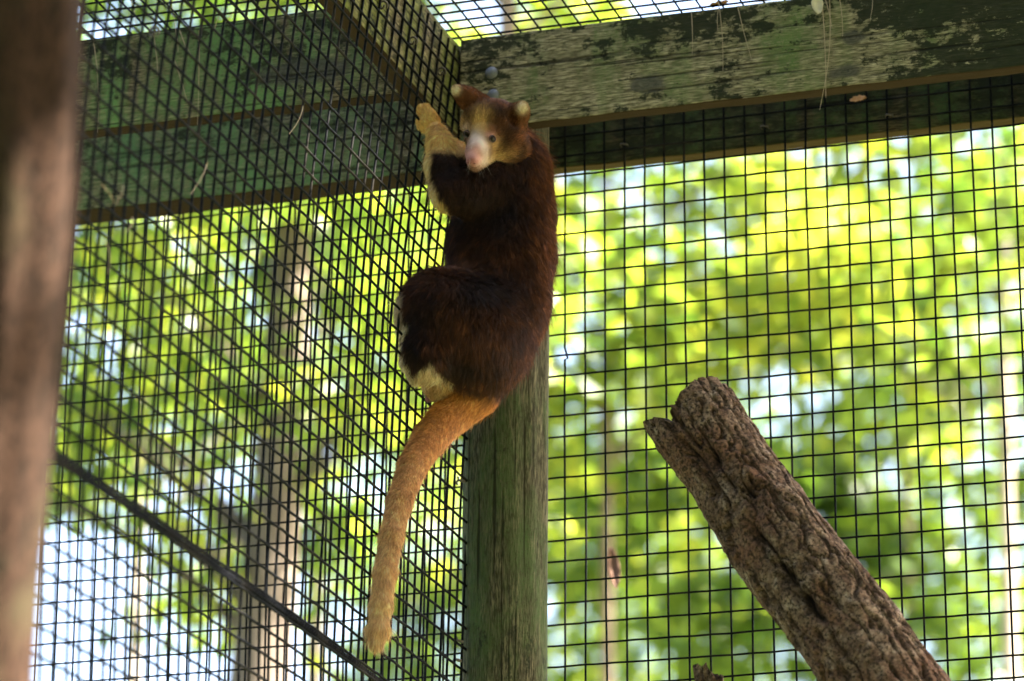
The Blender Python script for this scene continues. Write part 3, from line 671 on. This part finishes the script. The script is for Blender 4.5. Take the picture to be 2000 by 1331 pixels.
for a in ((592, 208, 565, 262, 0), (405, 318, 372, 380, .002), (198, 360, 222, 398, -.003), (240, 362, 226, 398, .003), (258, 425, 244, 455, .0), (205, 470, 212, 535, .004)):
    p0, p1 = on(0, a[0], a[1], XP+.012), on(0, a[2], a[3], XP+.014); t = np.linspace(0, 1, 8)[:, None]
    tag(tube('dry_needle', p0+(p1-p0)*t+np.array([.006, 0, a[4]])*np.sin(t*np.pi), np.linspace(.0011, .0006, 8), STR, None, 5), 'short dry straw caught in the wires of the mesh partition', 'dry needle', 'straws in the partition')
def leaf(name, p, L, W_, d, n_, mat, lab, cat, curl=.4, seg=10):
    d = np.array(d, float); d /= np.linalg.norm(d); n_ = np.array(n_, float); n_ -= d*(n_@d); n_ /= np.linalg.norm(n_); s = np.cross(d, n_); v = []; f = []
    for i in range(seg+1):
        t = i/seg; wd = W_*(np.sin(np.pi*min(1, t*.92+.06))**.8)*.5; c_ = np.array(p)+d*L*t+n_*curl*L*(t*t-.5*t)
        for j in (-1, -.5, 0, .5, 1): v.append(c_+s*wd*j+n_*abs(j)*wd*.55+n_*.002*math.sin(i*2+j*3))
    for i in range(seg):
        for j in range(4): f.append((i*5+j, i*5+j+1, i*5+6+j, i*5+5+j))
    o = mk(name, v, f, mat); sm = o.modifiers.new('thickness', 'SOLIDIFY'); sm.thickness = .0006; return tag(o, lab, cat)
leaf('dead_leaf', on(1, 1660, 196, -.02), .042, .022, (1, 0, -.12), (0, -1, .6), ORL, 'small curled orange dead leaf caught in the back mesh under the crossbeam', 'leaf')
leaf('petal', on(1, 1600, 27, -.262), .05, .028, (-.1, 0, 1), (0, -1, 0), PALE, 'pale dry petal resting on the top edge of the mossy crossbeam', 'petal')
leaf('dead_leaf', on(2, 1383, 14, .30), .05, .035, (1, .1, 0), (0, -.3, 1), ORL, 'orange dead leaf lying on the roof mesh above the crossbeam', 'leaf')
leaf('dead_leaf', at(1194, 1070, 10.9), .13, .035, (.12, 0, -1), (.3, -1, 0), BRL, 'blurred brown dead leaf hanging behind the back mesh near the corner post', 'leaf')

# ------------------------------------------------------------------ trees
def leaf_mat(name, ca, cb, cc, trans=.55):
    m = N(name); a = m.n('ShaderNodeAttribute', attribute_name='tint'); col = m.ramp(a.outputs['Fac'], [(0., ca), (.55, cb), (1., cc)])
    df = m.n('ShaderNodeBsdfDiffuse'); tr = m.n('ShaderNodeBsdfTranslucent'); mx = m.n('ShaderNodeMixShader'); mx.inputs[0].default_value = trans
    m.l(col, df.inputs[0]); m.l(m.mix(1., col, (1.9, 1.75, 1.0), 'MULTIPLY'), tr.inputs[0]); m.l(df.outputs[0], mx.inputs[1]); m.l(tr.outputs[0], mx.inputs[2])
    gl = m.n('ShaderNodeBsdfGlossy'); gl.inputs['Roughness'].default_value = .35; m2 = m.n('ShaderNodeMixShader'); m2.inputs[0].default_value = .04
    m.l(mx.outputs[0], m2.inputs[1]); m.l(gl.outputs[0], m2.inputs[2]); m.l(m2.outputs[0], m.out.inputs['Surface']); return m.m
LEAF = [leaf_mat('yellow_green_leaf', (.045, .10, .018), (.13, .20, .03), (.27, .30, .045)),
        leaf_mat('mid_green_leaf', (.035, .085, .016), (.085, .15, .02), (.16, .22, .03)),
        leaf_mat('shade_leaf', (.03, .07, .015), (.06, .11, .02), (.10, .14, .03), .35)]
def trunk_mat(name, a, b, s):
    m = N(name); v = m.coord((9, 9, 1.6)); c = m.ramp(m.noise(v, s, 8, .65), [(.35, a), (.65, b)]); m.l(c, m.b.inputs['Base Color']); m.b.inputs['Roughness'].default_value = .9
    m.l(m.bump(m.noise(v, s*2, 6), .6, .02), m.b.inputs['Normal']); return m.m
TR = [trunk_mat('grey_trunk_bark', (.07, .052, .038), (.15, .115, .085), 1.), trunk_mat('pale_trunk_bark', (.22, .175, .14), (.40, .33, .27), 1.), trunk_mat('brown_trunk_bark', (.10, .07, .045), (.22, .16, .11), 1.)]
def leaves(cent, n_per, spread, size, flat=.55, keep=None):
    nC = len(cent); n = nC*n_per; c0 = np.repeat(cent, n_per, 0)+rng.normal(0, 1, (n, 3))*np.array([1, 1, flat])*spread
    nz = rng.normal(0, 1, (n, 3))+np.array([0, 0, 1.1]); nz /= np.linalg.norm(nz, axis=1)[:, None]
    d = rng.normal(0, 1, (n, 3))-np.array([0, 0, .4]); d -= nz*(d*nz).sum(1)[:, None]; d /= np.linalg.norm(d, axis=1)[:, None]; s = np.cross(d, nz)
    L_ = size*rng.uniform(.6, 1.35, n)[:, None]; W_ = L_*rng.uniform(.38, .6, n)[:, None]
    q = np.stack([c0, c0+d*L_*.5+s*W_*.5+nz*W_*.12, c0+d*L_-nz*L_*.12, c0+d*L_*.5-s*W_*.5+nz*W_*.12], 1)
    if keep is not None: q = q[keep(q.reshape(-1, 3)).reshape(n, 4).all(1)]; n = len(q)
    return q.reshape(-1, 3), n
def tree(name, base, lean, H, r, crown_c, crown_r, nclump, n_per, spread, size, lm, tm, lab, fork=None, limbs=10, keep=None, grp='trees behind the enclosure'):
    base = np.array(base, float); t = np.linspace(0, 1, 26)[:, None]
    P = base+np.array([0, 0, H])*t+np.array(lean)*t+np.stack([wob(t[:, 0], r*.9, base[0]*7, 3), wob(t[:, 0], r*.9, base[1]*5, 3), 0*t[:, 0]], 1)
    root = empty(name, base, lab, 'tree', grp)
    v, f = tube_vf(P, r*(1-.62*t[:, 0])+r*.35*np.exp(-t[:, 0]*H*2), 18)
    allv = [v]; allf = list(f); off = len(v); cl = []
    for k in range(nclump):
        u = rng.normal(0, 1, 3); u /= np.linalg.norm(u); cl.append(np.array(crown_c)+u*np.array(crown_r)*rng.random()**.45)
    cl = np.array(cl); 
    tips = cl[rng.choice(nclump, min(limbs, nclump), replace=False)]
    if fork is not None: tips = np.concatenate([tips, fork])
    for e in tips:
        z0 = np.clip((e[2]-base[2]-1.2*np.hypot(*(e-P[-1])[:2])*.5)/H, .25, .97); s0 = np.array([np.interp(z0, t[:, 0], P[:, i]) for i in range(3)])
        tt = np.linspace(0, 1, 10)[:, None]; Lb = np.linalg.norm(e-s0); B = s0+(e-s0)*tt+np.array([0, 0, .10*Lb])*np.sin(tt*np.pi)
        vv, ff = tube_vf(B, np.linspace(max(.02, r*.42*(1.1-z0)), .010, 10), 8); allv.append(vv); allf += [tuple(a+off for a in q) for q in ff]; off += len(vv)
    mk('trunk', np.concatenate(allv), allf, tm, root)
    q, n = leaves(cl, n_per, spread, size, keep=keep); me = quads_mesh('crown', q, n)
    ti = me.attributes.new('tint', 'FLOAT', 'FACE'); base_t = np.clip(.5+.35*vnoise(q[::4]*.9, 21)+rng.normal(0, .24, n), 0, 1); ti.data.foreach_set('value', base_t.astype(np.float32))
    link('crown', me, lm, root, False); return root
def gp(px, py, D):                                  # trunk foot on the ground below a sighted point
    p = at(px, py, D); return p
def bg_tree(name, px, py, D, w_px, cpx_, cpy_, cr, ncl, npr, spr, size, li, ti, lab, lean=(0, 0), fork=None):
    p = at(px, py, D); b = np.array([p[0]-lean[0]*.5, p[1]-lean[1]*.5, 0.]); cc = at(cpx_, cpy_, D+.8); H = max(cc[2]+cr[2]*.5, p[2]+1)
    tree(name, b, (lean[0], lean[1], 0), H, w_px/F*D/2*1.1, cc, cr, ncl, npr, spr, size, LEAF[li], TR[ti], lab, fork)
bg_tree('forked_tree', 425, 1250, 23, 195, 330, 760, (2.6, 1.4, 1.9), 40, 105, 0.237, 0.172, 0, 0, 'grey forked tree trunk rising behind the lower half of the mesh partition', (.55, 0), [at(250, 980, 22.9), at(600, 620, 23.1)])
bg_tree('pale_tree', 300, 520, 26, 38, 330, 560, (2.7, 1.4, 2.2), 40, 110, 0.266, 0.189, 1, 1, 'pale sunlit tree trunk seen through the partition below the green boards', (-.2, 0))
bg_tree('slender_tree', 615, 800, 28, 50, 760, 420, (2.4, 1.4, 2.3), 43, 110, 0.266, 0.198, 0, 1, 'slim sunlit tree with yellow green leaves, between the forked trunk and the kangaroo tail', (.2, 0))
bg_tree('bright_tree', 1180, 1500, 28, 40, 1330, 480, (2.8, 1.5, 2.1), 43, 105, 0.259, 0.198, 0, 2, 'bright yellow green leafy tree behind the back mesh right of the corner post', (.1, 0))
bg_tree('pale_birch', 1962, 820, 30, 44, 1850, 420, (2.6, 1.5, 2.3), 44, 105, 0.266, 0.198, 0, 1, 'tree with a pale slender trunk behind the back mesh, right of the log', (.15, 0))
bg_tree('dark_tree', 1770, 1000, 36, 34, 1640, 980, (3.8, 1.7, 3.0), 84, 115, 0.326, 0.224, 1, 2, 'mid green tree with a thin brown trunk behind the thick broken log', (0, .2))
bg_tree('far_tree', 990, 1400, 40, 50, 1150, 1050, (4.0, 1.8, 2.6), 54, 110, 0.355, 0.241, 0, 2, 'far leafy tree showing behind the tail and the lower corner post', (0, 0))
bg_tree('overhanging_tree', 990, -300, 21, 60, 1000, -330, (4.2, 1.8, 1.1), 87, 120, 0.222, 0.163, 0, 2, 'leafy tree overhanging the roof mesh above the beams', (0, 0))
# unseen tree that shades the enclosure, gaps cut in its crown for sun flecks
E_ = lambda p, r: (np.array(p), r)
FLECK = [E_(at(1050, y, 9.15), .045) for y in (1120, 1180, 1240, 1300, 1360, 1420)] + \
        [E_(at(x, y, PD-.108*math.sqrt(1-(x/165)**2)), .048) for x in (45, 90, 130) for y in (335, 375, 415, 455)] + \
        [E_(at(x, y, PD-.108*math.sqrt(1-((x+40+(y-880)*.12)/165)**2)), .05) for y in range(890, 1700, 50) for x in (10, 45, 75) if abs(x+40+(y-880)*.12) < 150] + \
        [E_(on(0, x, y, XP), .05) for x, y in ((640, 260), (690, 300), (730, 330), (600, 330), (420, 1180), (440, 1260), (400, 1320), (520, 1140))]
def keep(c0):
    k = np.ones(len(c0), bool)
    for p, r in FLECK:
        d = c0-p; d = d-np.outer(d@S, S); k &= np.linalg.norm(d, axis=1) > r
    return k
cc = np.array([0.3, -2.0, Z(-.8)])+S*7.5
tree('shade_tree', (cc[0]+.6, cc[1]+.6, 0), (-.5, -.5, 0), cc[2]+1, .24, cc, (3.4, 3.6, 3.0), 520, 150, .40, .15, LEAF[2], TR[2], 'unseen dense green tree on the sunny side, its crown shaped to shade the enclosure', None, 16, keep, None)

# unseen trees added behind and beside the viewer to cut the sky light
for x, y, lab in ((-1.5, -17, 'tall dense tree added behind the viewing side to block sky light'), (8.5, -15, 'broad dense tree added behind the viewing side to block sky light, nearer the shade tree'), (-8.5, -8, 'dense tree added beside the neighbouring cage to block sky light'), (11, -6, 'dense tree added on the open side of the enclosure to block sky light')):
    tree('sky_blocker_tree', (x, y, 0), (.3, .2, 0), 9, .26, (x, y, 7.6), (3.6, 3.6, 5.2), 200, 90, .75, .38, LEAF[2], TR[2], lab, None, 14, None, 'trees added to block sky light')
cc2 = np.array([1.2, -7.6, 9.2])  # unseen crown added over the viewing side to cut the sky light
tree('overhead_blocker_tree', (-2.6, -10.8, 0), (2.2, 1.6, 0), 8.6, .25, cc2, (4.6, 3.6, 1.7), 300, 110, .45, .22, LEAF[2], TR[2], 'dense spreading tree added over the viewing side to block sky light', None, 16, keep, 'trees added to block sky light')
